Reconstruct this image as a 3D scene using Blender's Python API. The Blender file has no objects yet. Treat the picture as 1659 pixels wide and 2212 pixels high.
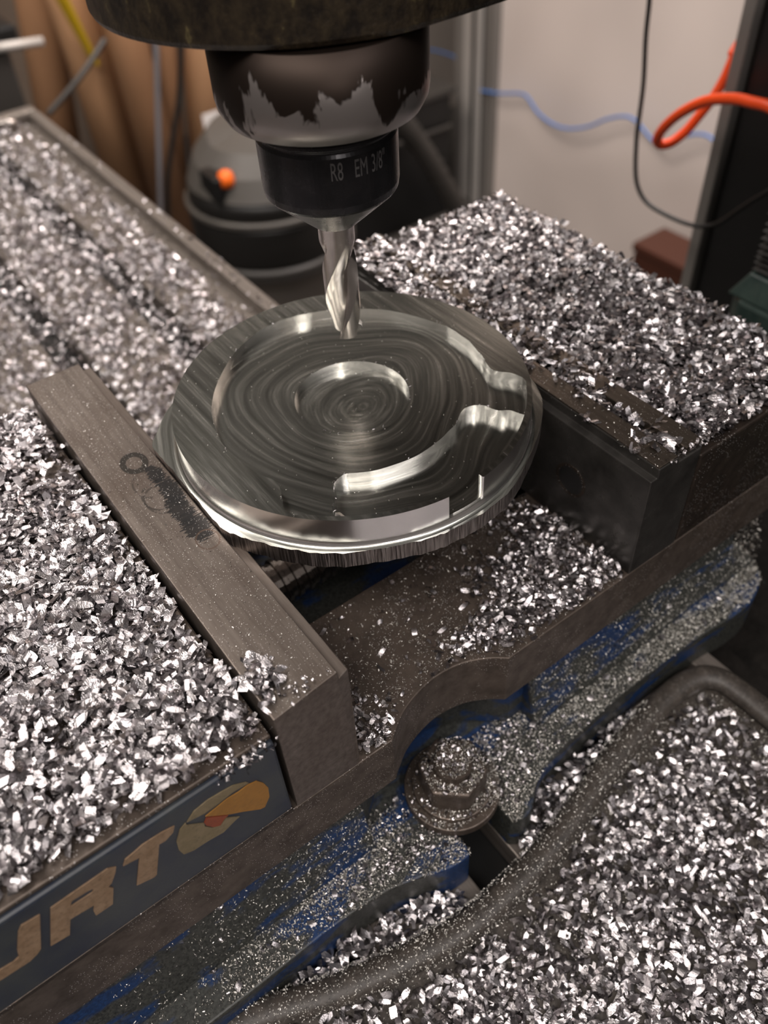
import bpy, bmesh, math, random
import numpy as np
from mathutils import Vector, Matrix, geometry, noise
random.seed(7); rng = np.random.default_rng(7)
S = 0.001                       # every length below is written in millimetres
scn = bpy.context.scene
col = scn.collection
PI = math.pi

# ------------------------------------------------------------------ camera, world, lights, exposure
cd = bpy.data.cameras.new('camera'); cam = bpy.data.objects.new('camera', cd); col.objects.link(cam)
cd.sensor_fit = 'HORIZONTAL'; cd.sensor_width = 36.0; cd.lens = 36.0*1846.23/1659.0
cd.clip_start = 0.01; cd.clip_end = 50
right = Vector((0.80267229, -0.59432302, -0.04997337))
down = Vector((-0.45927659, -0.5624731, -0.68752384))
fwd = Vector((0.38050257, 0.57480794, -0.72444022))
M = Matrix((right, -down, -fwd)).transposed().to_4x4()
M.translation = Vector((-30.47694, -95.19384, 164.01867))*S
cam.matrix_world = M
cd.dof.use_dof = True; cd.dof.focus_distance = 0.218; cd.dof.aperture_fstop = 16.5
scn.camera = cam
scn.view_settings.view_transform = 'Standard'; scn.view_settings.look = 'None'
scn.view_settings.gamma = 1.0; scn.view_settings.use_curve_mapping = False
scn.view_settings.exposure = 0.0

w = bpy.data.worlds.new('workshop_air'); scn.world = w; w.use_nodes = True
w.node_tree.nodes['Background'].inputs[0].default_value = (1.0, 0.88, 0.80, 1)
w.node_tree.nodes['Background'].inputs[1].default_value = 0.12

def area(name, loc, tgt, sx, sy, power, colr):
    l = bpy.data.lights.new(name, 'AREA'); l.shape = 'RECTANGLE'; l.size = sx; l.size_y = sy
    l.energy = power; l.color = colr
    o = bpy.data.objects.new(name, l); col.objects.link(o); o.location = loc
    o.rotation_euler = (Vector(tgt)-Vector(loc)).to_track_quat('-Z', 'Y').to_euler()
    return o
area('ceiling_or_fill_lamp', (-0.75, -0.35, 1.55), (0.05, 0.05, 0), 1.5, 0.45, 25, (1.0, 0.925, 0.87))
area('ceiling_or_fill_lamp', (-0.55, 1.30, 1.60), (0.1, 0.3, 0), 1.5, 0.45, 24, (1.0, 0.925, 0.87))
area('ceiling_or_fill_lamp', (0.55, -0.95, 1.60), (0.05, 0.0, 0), 1.5, 0.5, 17, (0.98, 0.92, 0.92))
area('work_lamp', (-0.10, -0.62, 0.50), (0.05, 0.03, 0), 0.07, 0.07, 1.0, (1.0, 0.93, 0.88))
area('ceiling_or_fill_lamp', (1.25, 0.65, 1.55), (1.58, 1.15, -0.4), 0.8, 0.4, 46, (1.0, 0.91, 0.87))  # added unseen fill light, brightens the white panel
area('ceiling_or_fill_lamp', (0.35, 1.35, 0.9), (0.85, 2.3, -0.6), 0.6, 0.3, 9, (1.0, 0.88, 0.78))  # added unseen fill light, low at the back, brightens the cardboard tubes

# ------------------------------------------------------------------ materials
def newmat(name):
    m = bpy.data.materials.new(name); m.use_nodes = True
    nt = m.node_tree; b = nt.nodes['Principled BSDF']
    return m, nt, b
def N(nt, t, **k):
    n = nt.nodes.new(t)
    for a, v in k.items(): setattr(n, a, v)
    return n
def coords(nt, scale=(1, 1, 1), loc=(0, 0, 0), rot=(0, 0, 0)):
    """object coordinates in millimetres"""
    tc = N(nt, 'ShaderNodeTexCoord'); mp = N(nt, 'ShaderNodeMapping')
    mp.inputs['Scale'].default_value = tuple(1000*s for s in scale)
    mp.inputs['Location'].default_value = loc; mp.inputs['Rotation'].default_value = rot
    nt.links.new(tc.outputs['Object'], mp.inputs[0]); return mp.outputs[0]
def ramp(nt, fac, stops):
    r = N(nt, 'ShaderNodeValToRGB'); e = r.color_ramp.elements
    while len(e) < len(stops): e.new(0.5)
    for i, (p, c) in enumerate(stops):
        e[i].position = p; e[i].color = (c[0], c[1], c[2], 1) if not isinstance(c, (int, float)) else (c, c, c, 1)
    nt.links.new(fac, r.inputs[0]); return r.outputs[0]
def mixc(nt, fac, a, b):
    m = N(nt, 'ShaderNodeMix', data_type='RGBA')
    for s, v in ((0, fac), (6, a), (7, b)):
        if isinstance(v, (int, float)): m.inputs[s].default_value = v
        elif isinstance(v, tuple): m.inputs[s].default_value = (*v, 1)
        else: nt.links.new(v, m.inputs[s])
    return m.outputs[2]
def noise_tex(nt, vec, scale, detail=4, rough=.6, dist=0):
    n = N(nt, 'ShaderNodeTexNoise'); n.inputs['Scale'].default_value = scale
    n.inputs['Detail'].default_value = detail; n.inputs['Roughness'].default_value = rough
    n.inputs['Distortion'].default_value = dist
    nt.links.new(vec, n.inputs['Vector']); return n.outputs['Fac']
def bump(nt, b, h, strength=.3, dist=.0001):
    bp = N(nt, 'ShaderNodeBump'); bp.inputs['Strength'].default_value = strength; bp.inputs['Distance'].default_value = dist
    nt.links.new(h, bp.inputs['Height']); nt.links.new(bp.outputs[0], b.inputs['Normal'])
def math_(nt, op, a, b=None, c=None):
    n = N(nt, 'ShaderNodeMath', operation=op)
    for i, v in enumerate((a, b, c)):
        if v is None: continue
        if isinstance(v, (int, float)): n.inputs[i].default_value = v
        else: nt.links.new(v, n.inputs[i])
    return n.outputs[0]

def steel(name, c1, c2, metallic=.8, rough=(.3, .5), streak=(1, 1, 1), scale=.35, bmp=.15, speck=0.0, speckc=(.75, .72, .7)):
    m, nt, b = newmat(name)
    v = coords(nt, streak)
    n1 = noise_tex(nt, v, scale, 6, .65)
    c = ramp(nt, n1, [(.32, c1), (.68, c2)])
    if speck > 0:      # fine metal dust lying on the surface
        v2 = coords(nt)
        vo = N(nt, 'ShaderNodeTexVoronoi'); vo.inputs['Scale'].default_value = 1.6; nt.links.new(v2, vo.inputs['Vector'])
        d = math_(nt, 'LESS_THAN', vo.outputs['Distance'], .16)
        big = noise_tex(nt, v2, .09, 3)
        d = math_(nt, 'MULTIPLY', d, math_(nt, 'GREATER_THAN', big, 1-speck))
        c = mixc(nt, d, c, speckc)
    nt.links.new(c, b.inputs['Base Color'])
    b.inputs['Metallic'].default_value = metallic
    r = ramp(nt, n1, [(.3, rough[1]), (.7, rough[0])]); nt.links.new(r, b.inputs['Roughness'])
    bump(nt, b, n1, bmp)
    return m

MAT = {}
MAT['cast'] = steel('brown_steel', (.060, .046, .037), (.125, .098, .080), .55, (.38, .55), (1, 1, 1), .16, .25, .5)
MAT['cast_dark'] = steel('oily_dark_steel', (.022, .017, .014), (.062, .046, .036), .6, (.3, .5), (1, 1, 1), .2, .25, .5)
MAT['table'] = steel('table_iron', (.14, .12, .105), (.24, .21, .185), .6, (.35, .5), (1, .05, 1), .3, .1)
MAT['ground'] = steel('ground_steel', (.12, .10, .088), (.21, .18, .155), .85, (.34, .46), (1, .06, 1), .5, .08, .5)
MAT['black_jaw'] = steel('black_hardened_steel', (.028, .026, .024), (.085, .080, .074), .6, (.22, .4), (1, 1, 1), .07, .1)
MAT['parallel'] = steel('parallel_steel', (.12, .10, .08), (.24, .20, .165), .9, (.25, .4), (1, .05, 1), .6, .1, .5)
MAT['oxide'] = steel('black_oxide', (.012, .012, .014), (.03, .028, .03), .7, (.22, .35), (1, 1, 1), .1, .05)
MAT['bright_steel'] = steel('bright_steel', (.28, .25, .23), (.45, .41, .38), 1.0, (.2, .32), (1, 1, .2), .4, .05)
MAT['carbide'] = steel('cutter_steel', (.46, .42, .40), (.56, .52, .49), 1.0, (.2, .28), (1, 1, .3), .6, .0)

# painted side of the moving jaw
def paint(name, c1, c2, dirt=(.03, .028, .024), amt=.5, rough=.4, sc=.08):
    m, nt, b = newmat(name); v = coords(nt)
    n = noise_tex(nt, v, sc, 5, .6); c = ramp(nt, n, [(.35, c1), (.65, c2)])
    n2 = noise_tex(nt, v, .9, 4, .7); f = ramp(nt, n2, [(.5, 0.0), (.75, amt)])
    c = mixc(nt, f, c, dirt); nt.links.new(c, b.inputs['Base Color'])
    b.inputs['Roughness'].default_value = rough; bump(nt, b, n2, .15)
    return m
MAT['jaw_paint'] = paint('slate_blue_paint', (.014, .020, .036), (.034, .040, .044))
def grimy_blue():
    m, nt, b = newmat('grimy_blue_paint'); v = coords(nt, (.35, 1, 1)); n = noise_tex(nt, v, .085, 4, .6, .4)
    v2 = coords(nt); n2 = noise_tex(nt, v2, 1.1, 4, .7)
    grime = ramp(nt, n2, [(.35, (.010, .011, .010)), (.65, (.050, .052, .046))])
    blue = ramp(nt, n2, [(.35, (.003, .016, .056)), (.65, (.007, .034, .115))])
    f = ramp(nt, n, [(.50, 0.0), (.58, 1.0)])
    nt.links.new(mixc(nt, f, grime, blue), b.inputs['Base Color']); b.inputs['Roughness'].default_value = .5
    bump(nt, b, n2, .3, .0002); return m
MAT['blue'] = grimy_blue()
MAT['tan'] = paint('worn_tan_paint', (.20, .125, .070), (.27, .18, .11), (.09, .055, .03), .8, .5, .3)
MAT['olive_tan'] = paint('faded_tan_paint', (.15, .115, .06), (.20, .155, .09), (.07, .05, .025), .6, .5, .2)
MAT['orange_paint'] = paint('worn_orange_paint', (.25, .115, .02), (.30, .14, .025), (.13, .07, .02), .5, .5, .2)
MAT['red_paint'] = paint('worn_red_paint', (.20, .045, .018), (.23, .05, .02), (.1, .03, .02), .5, .5, .3)
MAT['green_cast'] = paint('dark_green_paint', (.012, .026, .024), (.03, .05, .042), (.1, .1, .08), .5, .4, .08)
MAT['rubber'] = paint('black_rubber', (.010, .009, .008), (.022, .019, .017), (.06, .055, .05), .5, .5, .1)
MAT['mat'] = paint('dusty_rubber', (.030, .025, .021), (.055, .045, .037), (.14, .125, .11), .6, .5, .2)

def flat(name, c, rough=.6, metallic=0, emit=None):
    m, nt, b = newmat(name); v = coords(nt); n = noise_tex(nt, v, .003, 1)
    cc = ramp(nt, n, [(.3, tuple(x*.88 for x in c)), (.7, tuple(min(1, x*1.08) for x in c))])
    nt.links.new(cc, b.inputs['Base Color']); b.inputs['Roughness'].default_value = rough; b.inputs['Metallic'].default_value = metallic
    return m
MAT['white_panel'] = flat('white_panel', (.74, .65, .60), .6)
MAT['back_wall'] = flat('brown_grey_wall', (.16, .12, .09), .8)
MAT['concrete'] = flat('dark_concrete', (.05, .045, .04), .8)
MAT['cardboard'] = flat('cardboard', (.52, .29, .15), .8)
MAT['cardboard_dark'] = flat('cardboard_brown', (.36, .19, .095), .8)
MAT['yellow'] = flat('yellow_tape', (.62, .40, .01), .5)
MAT['paper'] = flat('white_paper', (.8, .76, .74), .7)
MAT['black'] = flat('black_paint', (.008, .008, .008), .4)
MAT['black_plastic'] = flat('black_plastic', (.012, .011, .010), .4)
MAT['grey_plastic'] = flat('grey_plastic', (.075, .068, .06), .5)
MAT['dark_grey'] = flat('dark_grey_plastic', (.04, .036, .032), .5)
MAT['tank'] = flat('vacuum_tank_grey', (.22, .20, .18), .35, .6)
MAT['orange'] = flat('orange_plastic', (1.0, .16, .01), .4)
MAT['hose_orange'] = flat('orange_hose', (1.0, .085, .012), .35)
MAT['blue_cable'] = flat('blue_cable', (.07, .19, .50), .5)
MAT['alu'] = flat('anodised_aluminium', (.50, .47, .44), .5, .2)
MAT['trim'] = flat('grey_trim', (.19, .175, .16), .5)
MAT['redbrown'] = flat('red_brown_tin', (.07, .022, .012), .4)
MAT['rod'] = flat('grey_rod', (.22, .22, .24), .4, .3)
MAT['grey_sheet'] = flat('grey_sheet', (.32, .28, .25), .6)

# aluminium swarf: one material, each chip its own brightness
def swarf(name, lo, hi, rmin=.16, rmax=.42):
    m, nt, b = newmat(name); g = N(nt, 'ShaderNodeNewGeometry')
    c = ramp(nt, g.outputs['Random Per Island'], [(0, lo), (.5, tuple((a+b_)/2 for a, b_ in zip(lo, hi))), (1, hi)])
    nt.links.new(c, b.inputs['Base Color']); b.inputs['Metallic'].default_value = 1.0
    r = ramp(nt, g.outputs['Random Per Island'], [(0, rmax), (.37, rmin), (.6, rmax), (1, rmin)])
    nt.links.new(r, b.inputs['Roughness'])
    v = coords(nt, (1, .4, 1)); bump(nt, b, noise_tex(nt, v, 3.2, 2, .5), .55, .00025); return m
MAT['swarf'] = swarf('aluminium_swarf', (.22, .205, .21), (.78, .74, .75), .2, .42)
MAT['dust'] = swarf('aluminium_dust', (.30, .29, .26), (.80, .77, .72), .3, .6)

# machined aluminium plate
def machined():
    m, nt, b = newmat('machined_aluminium')
    geo = N(nt, 'ShaderNodeNewGeometry'); sepn = N(nt, 'ShaderNodeSeparateXYZ'); nt.links.new(geo.outputs['Normal'], sepn.inputs[0])
    v = coords(nt); sp = N(nt, 'ShaderNodeSeparateXYZ'); nt.links.new(v, sp.inputs[0])
    up = math_(nt, 'GREATER_THAN', sepn.outputs[2], .7)
    istop = math_(nt, 'GREATER_THAN', sp.outputs[2], 14.5)     # z over flange base
    # face-mill streaks on the top land, running along the jaws
    vs = coords(nt, (.30, .012, 1)); ns = noise_tex(nt, vs, 1.6, 5, .7)
    # swirl rings on pocket floors
    vd = coords(nt); nd = N(nt, 'ShaderNodeTexNoise'); nd.inputs['Scale'].default_value = .024; nd.inputs['Detail'].default_value = 1
    nt.links.new(vd, nd.inputs['Vector'])
    ad = N(nt, 'ShaderNodeVectorMath', operation='MULTIPLY_ADD'); nt.links.new(nd.outputs['Color'], ad.inputs[0])
    ad.inputs[1].default_value = (17, 17, 0); nt.links.new(vd, ad.inputs[2])
    sb = N(nt, 'ShaderNodeVectorMath', operation='SUBTRACT'); nt.links.new(ad.outputs[0], sb.inputs[0]); sb.inputs[1].default_value = (8.5, 8.5, 0)
    sp2 = N(nt, 'ShaderNodeSeparateXYZ'); nt.links.new(sb.outputs[0], sp2.inputs[0])
    rr = math_(nt, 'SQRT', math_(nt, 'ADD', math_(nt, 'POWER', sp2.outputs[0], 2), math_(nt, 'POWER', sp2.outputs[1], 2)))
    an = math_(nt, 'ARCTAN2', sp2.outputs[1], sp2.outputs[0])
    cx = N(nt, 'ShaderNodeCombineXYZ'); nt.links.new(math_(nt, 'MULTIPLY', rr, .42), cx.inputs[0]); nt.links.new(math_(nt, 'MULTIPLY', math_(nt, 'ABSOLUTE', an), .5), cx.inputs[1])
    nr = noise_tex(nt, cx.outputs[0], 1.5, 5, .55, .1)
    h = N(nt, 'ShaderNodeMix', data_type='FLOAT'); nt.links.new(istop, h.inputs[0]); nt.links.new(nr, h.inputs[2]); nt.links.new(ns, h.inputs[3])
    hh = h.outputs[0]
    # walls: vertical cutter marks
    vw = coords(nt, (1, 1, .02)); nw = noise_tex(nt, vw, .55, 3, .5)
    c_up = ramp(nt, hh, [(.3, (.29, .295, .27)), (.52, (.42, .425, .385)), (.74, (.78, .78, .72))])
    col_ = mixc(nt, up, (.93, .91, .90), c_up)
    nt.links.new(col_, b.inputs['Base Color']); b.inputs['Metallic'].default_value = 1.0
    r_up = ramp(nt, hh, [(.3, .21), (.7, .28)])
    rm = N(nt, 'ShaderNodeMix', data_type='FLOAT'); nt.links.new(up, rm.inputs[0]); rm.inputs[2].default_value = .24
    nt.links.new(r_up, rm.inputs[3]); nt.links.new(rm.outputs[0], b.inputs['Roughness'])
    hb = N(nt, 'ShaderNodeMix', data_type='FLOAT'); nt.links.new(up, hb.inputs[0]); nt.links.new(nw, hb.inputs[2]); nt.links.new(hh, hb.inputs[3])
    bump(nt, b, hb.outputs[0], .12, .0002)
    return m
MAT['machined'] = machined()
def sawn():
    m, nt, b = newmat('sawn_aluminium_edge'); v = coords(nt, (1, 1, .05)); n = noise_tex(nt, v, 2.2, 2, .5)
    c = ramp(nt, n, [(.38, (.16, .14, .13)), (.62, (.42, .38, .36))]); nt.links.new(c, b.inputs['Base Color'])
    b.inputs['Metallic'].default_value = 1; b.inputs['Roughness'].default_value = .4; bump(nt, b, n, .8, .0005); return m
MAT['sawn'] = sawn()

# ground jaw top with oil-rubbed ring marks and a dark smear
def jaw_top():
    m, nt, b = newmat('stained_ground_steel')
    v = coords(nt, (1, .06, 1)); n1 = noise_tex(nt, v, .5, 6, .65)
    c = ramp(nt, n1, [(.3, (.115, .094, .080)), (.7, (.215, .182, .158))])
    v0 = coords(nt); nz = noise_tex(nt, v0, .05, 4, .6)
    c = mixc(nt, ramp(nt, nz, [(.45, 0.0), (.7, .45)]), c, (.085, .06, .046))
    sp = N(nt, 'ShaderNodeSeparateXYZ'); nt.links.new(v0, sp.inputs[0])
    wob = noise_tex(nt, v0, .35, 4, .7)
    def rad(cx, cy, ax=1, ay=1):
        dx = math_(nt, 'DIVIDE', math_(nt, 'SUBTRACT', sp.outputs[0], cx), ax); dy = math_(nt, 'DIVIDE', math_(nt, 'SUBTRACT', sp.outputs[1], cy), ay)
        return math_(nt, 'SQRT', math_(nt, 'ADD', math_(nt, 'MULTIPLY', dx, dx), math_(nt, 'MULTIPLY', dy, dy)))
    isup = math_(nt, 'GREATER_THAN', sp.outputs[2], 42.2)
    def stain(c, mask, colr, amt=1.0):
        return mixc(nt, math_(nt, 'MULTIPLY', math_(nt, 'MULTIPLY', mask, isup), amt), c, colr)
    # ring
    r = rad(11.6, 95.8, 1, 1.25); ringm = math_(nt, 'LESS_THAN', math_(nt, 'ABSOLUTE', math_(nt, 'SUBTRACT', r, 3.1)), .85)
    c = stain(c, ringm, (.035, .032, .028), .9)
    # arcs of a dragged tool mark
    for cy, a in ((85, .55), (79, .7), (77.5, .6)):
        r = rad(11.2, cy, 1, 1.35); mm = math_(nt, 'LESS_THAN', math_(nt, 'ABSOLUTE', math_(nt, 'SUBTRACT', r, 4.3)), .28)
        mm = math_(nt, 'MULTIPLY', mm, math_(nt, 'GREATER_THAN', wob, .45)); c = stain(c, mm, (.04, .036, .032), a)
    # smear
    vst = coords(nt, (.25, 1.5, 1)); strk = noise_tex(nt, vst, 1.4, 2, .5)
    for cx_, cy, ax, ay in ((14.4, 87.5, 2.2, 4.2), (14.8, 79, 2.8, 6.5), (13.6, 70.5, 3.1, 7.0), (14.0, 62.5, 3.6, 5.6)):
        r = rad(cx_, cy, ax, ay); e = math_(nt, 'ADD', r, math_(nt, 'MULTIPLY', math_(nt, 'SUBTRACT', strk, .5), 1.5))
        c = stain(c, math_(nt, 'LESS_THAN', e, 1.0), (.028, .027, .027), .92)
    r = rad(14.2, 56.2, 1, 1.2); mm = math_(nt, 'LESS_THAN', math_(nt, 'ABSOLUTE', math_(nt, 'SUBTRACT', r, 3.0)), .22); c = stain(c, mm, (.12, .08, .06), .7)
    vo = N(nt, 'ShaderNodeTexVoronoi'); vo.inputs['Scale'].default_value = 1.9; nt.links.new(v0, vo.inputs['Vector'])
    c = mixc(nt, math_(nt, 'MULTIPLY', math_(nt, 'LESS_THAN', vo.outputs['Distance'], .13), isup), c, (.8, .77, .74))
    nt.links.new(c, b.inputs['Base Color']); b.inputs['Metallic'].default_value = .8
    nt.links.new(ramp(nt, n1, [(.3, .48), (.7, .36)]), b.inputs['Roughness']); bump(nt, b, n1, .06)
    return m
MAT['jaw_top'] = jaw_top()

def oily(name, c0, c1, m0, r0, sc, thr, grad=None):
    """metal partly covered with dark oil"""
    m, nt, b = newmat(name); v = coords(nt, (1, 1, .55)); n = noise_tex(nt, v, sc, 4, .55, .4)
    if grad:
        v1 = coords(nt); sp = N(nt, 'ShaderNodeSeparateXYZ'); nt.links.new(v1, sp.inputs[0])
        n = math_(nt, 'ADD', n, math_(nt, 'MULTIPLY', math_(nt, 'SUBTRACT', sp.outputs[2], grad[0]), grad[1]))
    f = ramp(nt, n, [(thr-.012, 0.0), (thr+.012, 1.0)])
    nt.links.new(mixc(nt, f, c0, c1), b.inputs['Base Color'])
    b.inputs['Metallic'].default_value = m0; nt.links.new(ramp(nt, f, [(0, r0), (1, .45)]), b.inputs['Roughness'])
    bump(nt, b, f, .3, .0002); return m
MAT['spindle'] = oily('oily_spindle_steel', (.26, .235, .225), (.026, .018, .014), .85, .36, .10, .52, (9, .016))
def head_mat():
    m, nt, b = newmat('oil_spattered_casting'); v = coords(nt, (1, 1, .7)); n = noise_tex(nt, v, .25, 5, .7)
    c = ramp(nt, n, [(.4, (.010, .007, .005)), (.62, (.035, .025, .014)), (.75, (.17, .14, .06))])
    nt.links.new(c, b.inputs['Base Color']); b.inputs['Metallic'].default_value = .2
    b.inputs['Roughness'].default_value = .3; bump(nt, b, n, .8, .0008); return m
MAT['head'] = head_mat()

# ------------------------------------------------------------------ mesh helpers (mm in, metres out)
def mk(name, verts, faces, mat, parent=None, smooth=False, bevel=0, org=(0, 0, 0), segs=2, kind=None):
    me = bpy.data.meshes.new(name)
    off = Vector(parent.get('_o', (0, 0, 0))) if parent else Vector(org)
    me.from_pydata([tuple((Vector(v)-off)*S) for v in verts], [], faces); me.update()
    me.materials.append(MAT[mat] if isinstance(mat, str) else mat)
    o = bpy.data.objects.new(name, me); col.objects.link(o)
    if parent: o.parent = parent
    else: o.location = off*S
    o['_o'] = tuple(off)
    if smooth:
        for p in me.polygons: p.use_smooth = True
    if bevel:
        bv = o.modifiers.new('bevel', 'BEVEL'); bv.width = bevel*S; bv.segments = segs; bv.limit_method = 'ANGLE'; bv.angle_limit = math.radians(35)
        bv.harden_normals = False
    if kind: o['kind'] = kind
    return o
def thing(name, label, cat, org, group=None):
    o = bpy.data.objects.new(name, None); col.objects.link(o); o.location = Vector(org)*S
    o.empty_display_size = .02
    o['_o'] = tuple(org); o['label'] = label; o['category'] = cat
    if group: o['group'] = group
    return o
def tag(o, label, cat, group=None, kind=None):
    o['label'] = label; o['category'] = cat
    if group: o['group'] = group
    if kind: o['kind'] = kind
    return o
def box(a, b):
    (x0, y0, z0), (x1, y1, z1) = a, b
    v = [(x0, y0, z0), (x1, y0, z0), (x1, y1, z0), (x0, y1, z0), (x0, y0, z1), (x1, y0, z1), (x1, y1, z1), (x0, y1, z1)]
    f = [(0, 3, 2, 1), (4, 5, 6, 7), (0, 1, 5, 4), (1, 2, 6, 5), (2, 3, 7, 6), (3, 0, 4, 7)]
    return v, f
def join(*vf):
    V, F = [], []
    for v, f in vf:
        n = len(V); V += list(v); F += [tuple(i+n for i in q) for q in f]
    return V, F
def ccw(p): return sum(p[i][0]*p[(i+1) % len(p)][1]-p[(i+1) % len(p)][0]*p[i][1] for i in range(len(p))) > 0
def prism(poly, z0, z1):
    p = list(poly) if ccw(poly) else list(poly)[::-1]; n = len(p)
    v = [(x, y, z0) for x, y in p]+[(x, y, z1) for x, y in p]
    f = [tuple(range(n))[::-1], tuple(range(n, 2*n))]+[(i, (i+1) % n, (i+1) % n+n, i+n) for i in range(n)]
    return v, f
def prism_y(poly, y0, y1):      # polygon in x,z
    v, f = prism(poly, 0, 1)
    return [(a, y1 if c == 0 else y0, b) for a, b, c in v], f
def cyl(c, r, z0, z1, n=48):
    return prism([(c[0]+r*math.cos(2*PI*i/n), c[1]+r*math.sin(2*PI*i/n)) for i in range(n)], z0, z1)
def lathe(c, prof, n=64, cap=True):
    V, F = [], []
    for r, z in prof:
        V += [(c[0]+r*math.cos(2*PI*i/n), c[1]+r*math.sin(2*PI*i/n), z) for i in range(n)]
    for k in range(len(prof)-1):
        for i in range(n):
            a, b = k*n+i, k*n+(i+1) % n; F.append((a, b, b+n, a+n))
    if cap: F.append(tuple(range(n))[::-1]); F.append(tuple(range((len(prof)-1)*n, len(prof)*n)))
    return V, F
def spline(pts, k=6, closed=False):
    P = [Vector(p) for p in pts]; n = len(P); out = []
    rg = range(n if closed else n-1)
    for i in rg:
        if closed: a, b, c, d = P[(i-1) % n], P[i], P[(i+1) % n], P[(i+2) % n]
        else: a, b, c, d = P[max(i-1, 0)], P[i], P[i+1], P[min(i+2, n-1)]
        for j in range(k):
            t = j/k; out.append(.5*((2*b)+(c-a)*t+(2*a-5*b+4*c-d)*t*t+(3*b-a-3*c+d)*t**3))
    if not closed: out.append(P[-1])
    return out
def tube(pts, r, n=10, closed=False, rz=None):
    P = [Vector(p) for p in pts]; V, F = [], []; m = len(P)
    up = Vector((0, 0, 1))
    for i, p in enumerate(P):
        t = (P[(i+1) % m]-P[i-1]) if closed else (P[min(i+1, m-1)]-P[max(i-1, 0)])
        t.normalize()
        a = t.cross(up)
        if a.length < 1e-3: a = t.cross(Vector((1, 0, 0)))
        a.normalize(); b = a.cross(t).normalized()
        rr = r(i/(m-1)) if callable(r) else r
        for j in range(n):
            q = 2*PI*j/n; V.append(p+a*math.cos(q)*rr+b*math.sin(q)*(rz or rr))
    for i in range(m if closed else m-1):
        for j in range(n):
            a, b = i*n+j, i*n+(j+1) % n; c, d = ((i+1) % m)*n+(j+1) % n, ((i+1) % m)*n+j; F.append((a, b, c, d))
    if not closed: F.append(tuple(range(n))[::-1]); F.append(tuple(range((m-1)*n, m*n)))
    return [tuple(v) for v in V], F
def inpoly(x, y, poly):
    r = False; j = len(poly)-1
    for i in range(len(poly)):
        xi, yi = poly[i][0], poly[i][1]; xj, yj = poly[j][0], poly[j][1]
        if (yi > y) != (yj > y) and x < (xj-xi)*(y-yi)/(yj-yi)+xi: r = not r
        j = i
    return r
def terrace(loops, level):
    """planar regions cut by closed loops; level(x,y) -> z or None; makes tops and the walls between levels"""
    V2, E2 = [], []
    for lp in loops:
        n = len(V2); V2 += [Vector((p[0], p[1])) for p in lp]; E2 += [(n+i, n+(i+1) % len(lp)) for i in range(len(lp))]
    vs, es, fs, *_ = geometry.delaunay_2d_cdt(V2, E2, [], 0, 1e-4)
    V, F, idx = [], [], {}
    def vid(i, z, wall=False):
        k = (i, z, wall)
        if k not in idx: idx[k] = len(V); V.append((vs[i].x, vs[i].y, z))
        return idx[k]
    em = {}; wall_f = []
    for f in fs:
        cx = sum(vs[i].x for i in f)/3; cy = sum(vs[i].y for i in f)/3; z = level(cx, cy)
        if z is None: continue
        t = tuple(f)
        if not ccw([vs[i] for i in t]): t = t[::-1]
        F.append(tuple(vid(i, z) for i in t))
        for a, b in ((t[0], t[1]), (t[1], t[2]), (t[2], t[0])): em[(a, b)] = z
    top_n = len(F)
    for (a, b), z in em.items():
        z2 = em.get((b, a))
        if z2 is None: z2 = level.outer
        if z > z2+1e-6:
            F.append((vid(a, z, True), vid(a, z2, True), vid(b, z2, True), vid(b, z, True)))
    return V, F, top_n

# ------------------------------------------------------------------ room
def st(name, vf, mat, **k):
    o = mk(name, *vf, mat, **k); o['kind'] = 'structure'; return o
st('floor', box((-900, -900, -1080), (3200, 3400, -1050)), 'concrete', org=(0, 0, -1080))
st('wall_back', box((-900, 2750, -1050), (3200, 2800, 1500)), 'back_wall', org=(0, 2750, -1050))
st('wall_right', box((1590, -900, -1050), (1640, 1745, 1500)), 'white_panel', org=(1590, 0, -1050))
st('baseboard_right', box((1578, -900, -1050), (1589.5, 1690, -1012)), 'black', org=(1580, 0, -1050), bevel=2)

# ------------------------------------------------------------------ milling table
TX0, TX1, TZ = -62, 167, -115
prof = [(TX0, -190), (TX1-6, -190), (TX1, -150), (TX1, -113.2), (158.5, -113.2), (157.5, -121), (147.5, -121), (146.5, TZ)]
for cx in (108, 50, -8):
    prof += [(cx+8, TZ), (cx+8, TZ-12), (cx+14, TZ-12), (cx+14, TZ-22), (cx-14, TZ-22), (cx-14, TZ-12), (cx-8, TZ-12), (cx-8, TZ)]
prof += [(TX0, TZ)]
tb = thing('milling_table', 'grey iron milling table with slots, running under the vise to the upper left', 'machine table', (50, 200, -190))
v, f = prism_y([(x, z) for x, z in prof], -330, 690)
mk('slotted_top', v, f, 'table', tb, bevel=.6)
for cx in (108, 50, -8): mk('slot_shade', *box((cx-13.8, -329, -136.8), (cx+13.8, 689, -127.5)), 'black', tb)  # black strips put in as painted shade inside the T-slots
mk('end_cap', *box((TX0, 690.2, -190), (TX1, 706, -112)), 'table', tb, bevel=3)
mk('coolant_lip', *tube([(60, 672, -110), (100, 676, -109), (133, 676, -110), (140, 668, -112)], 4.5, 8), 'bright_steel', tb, smooth=True)

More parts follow.
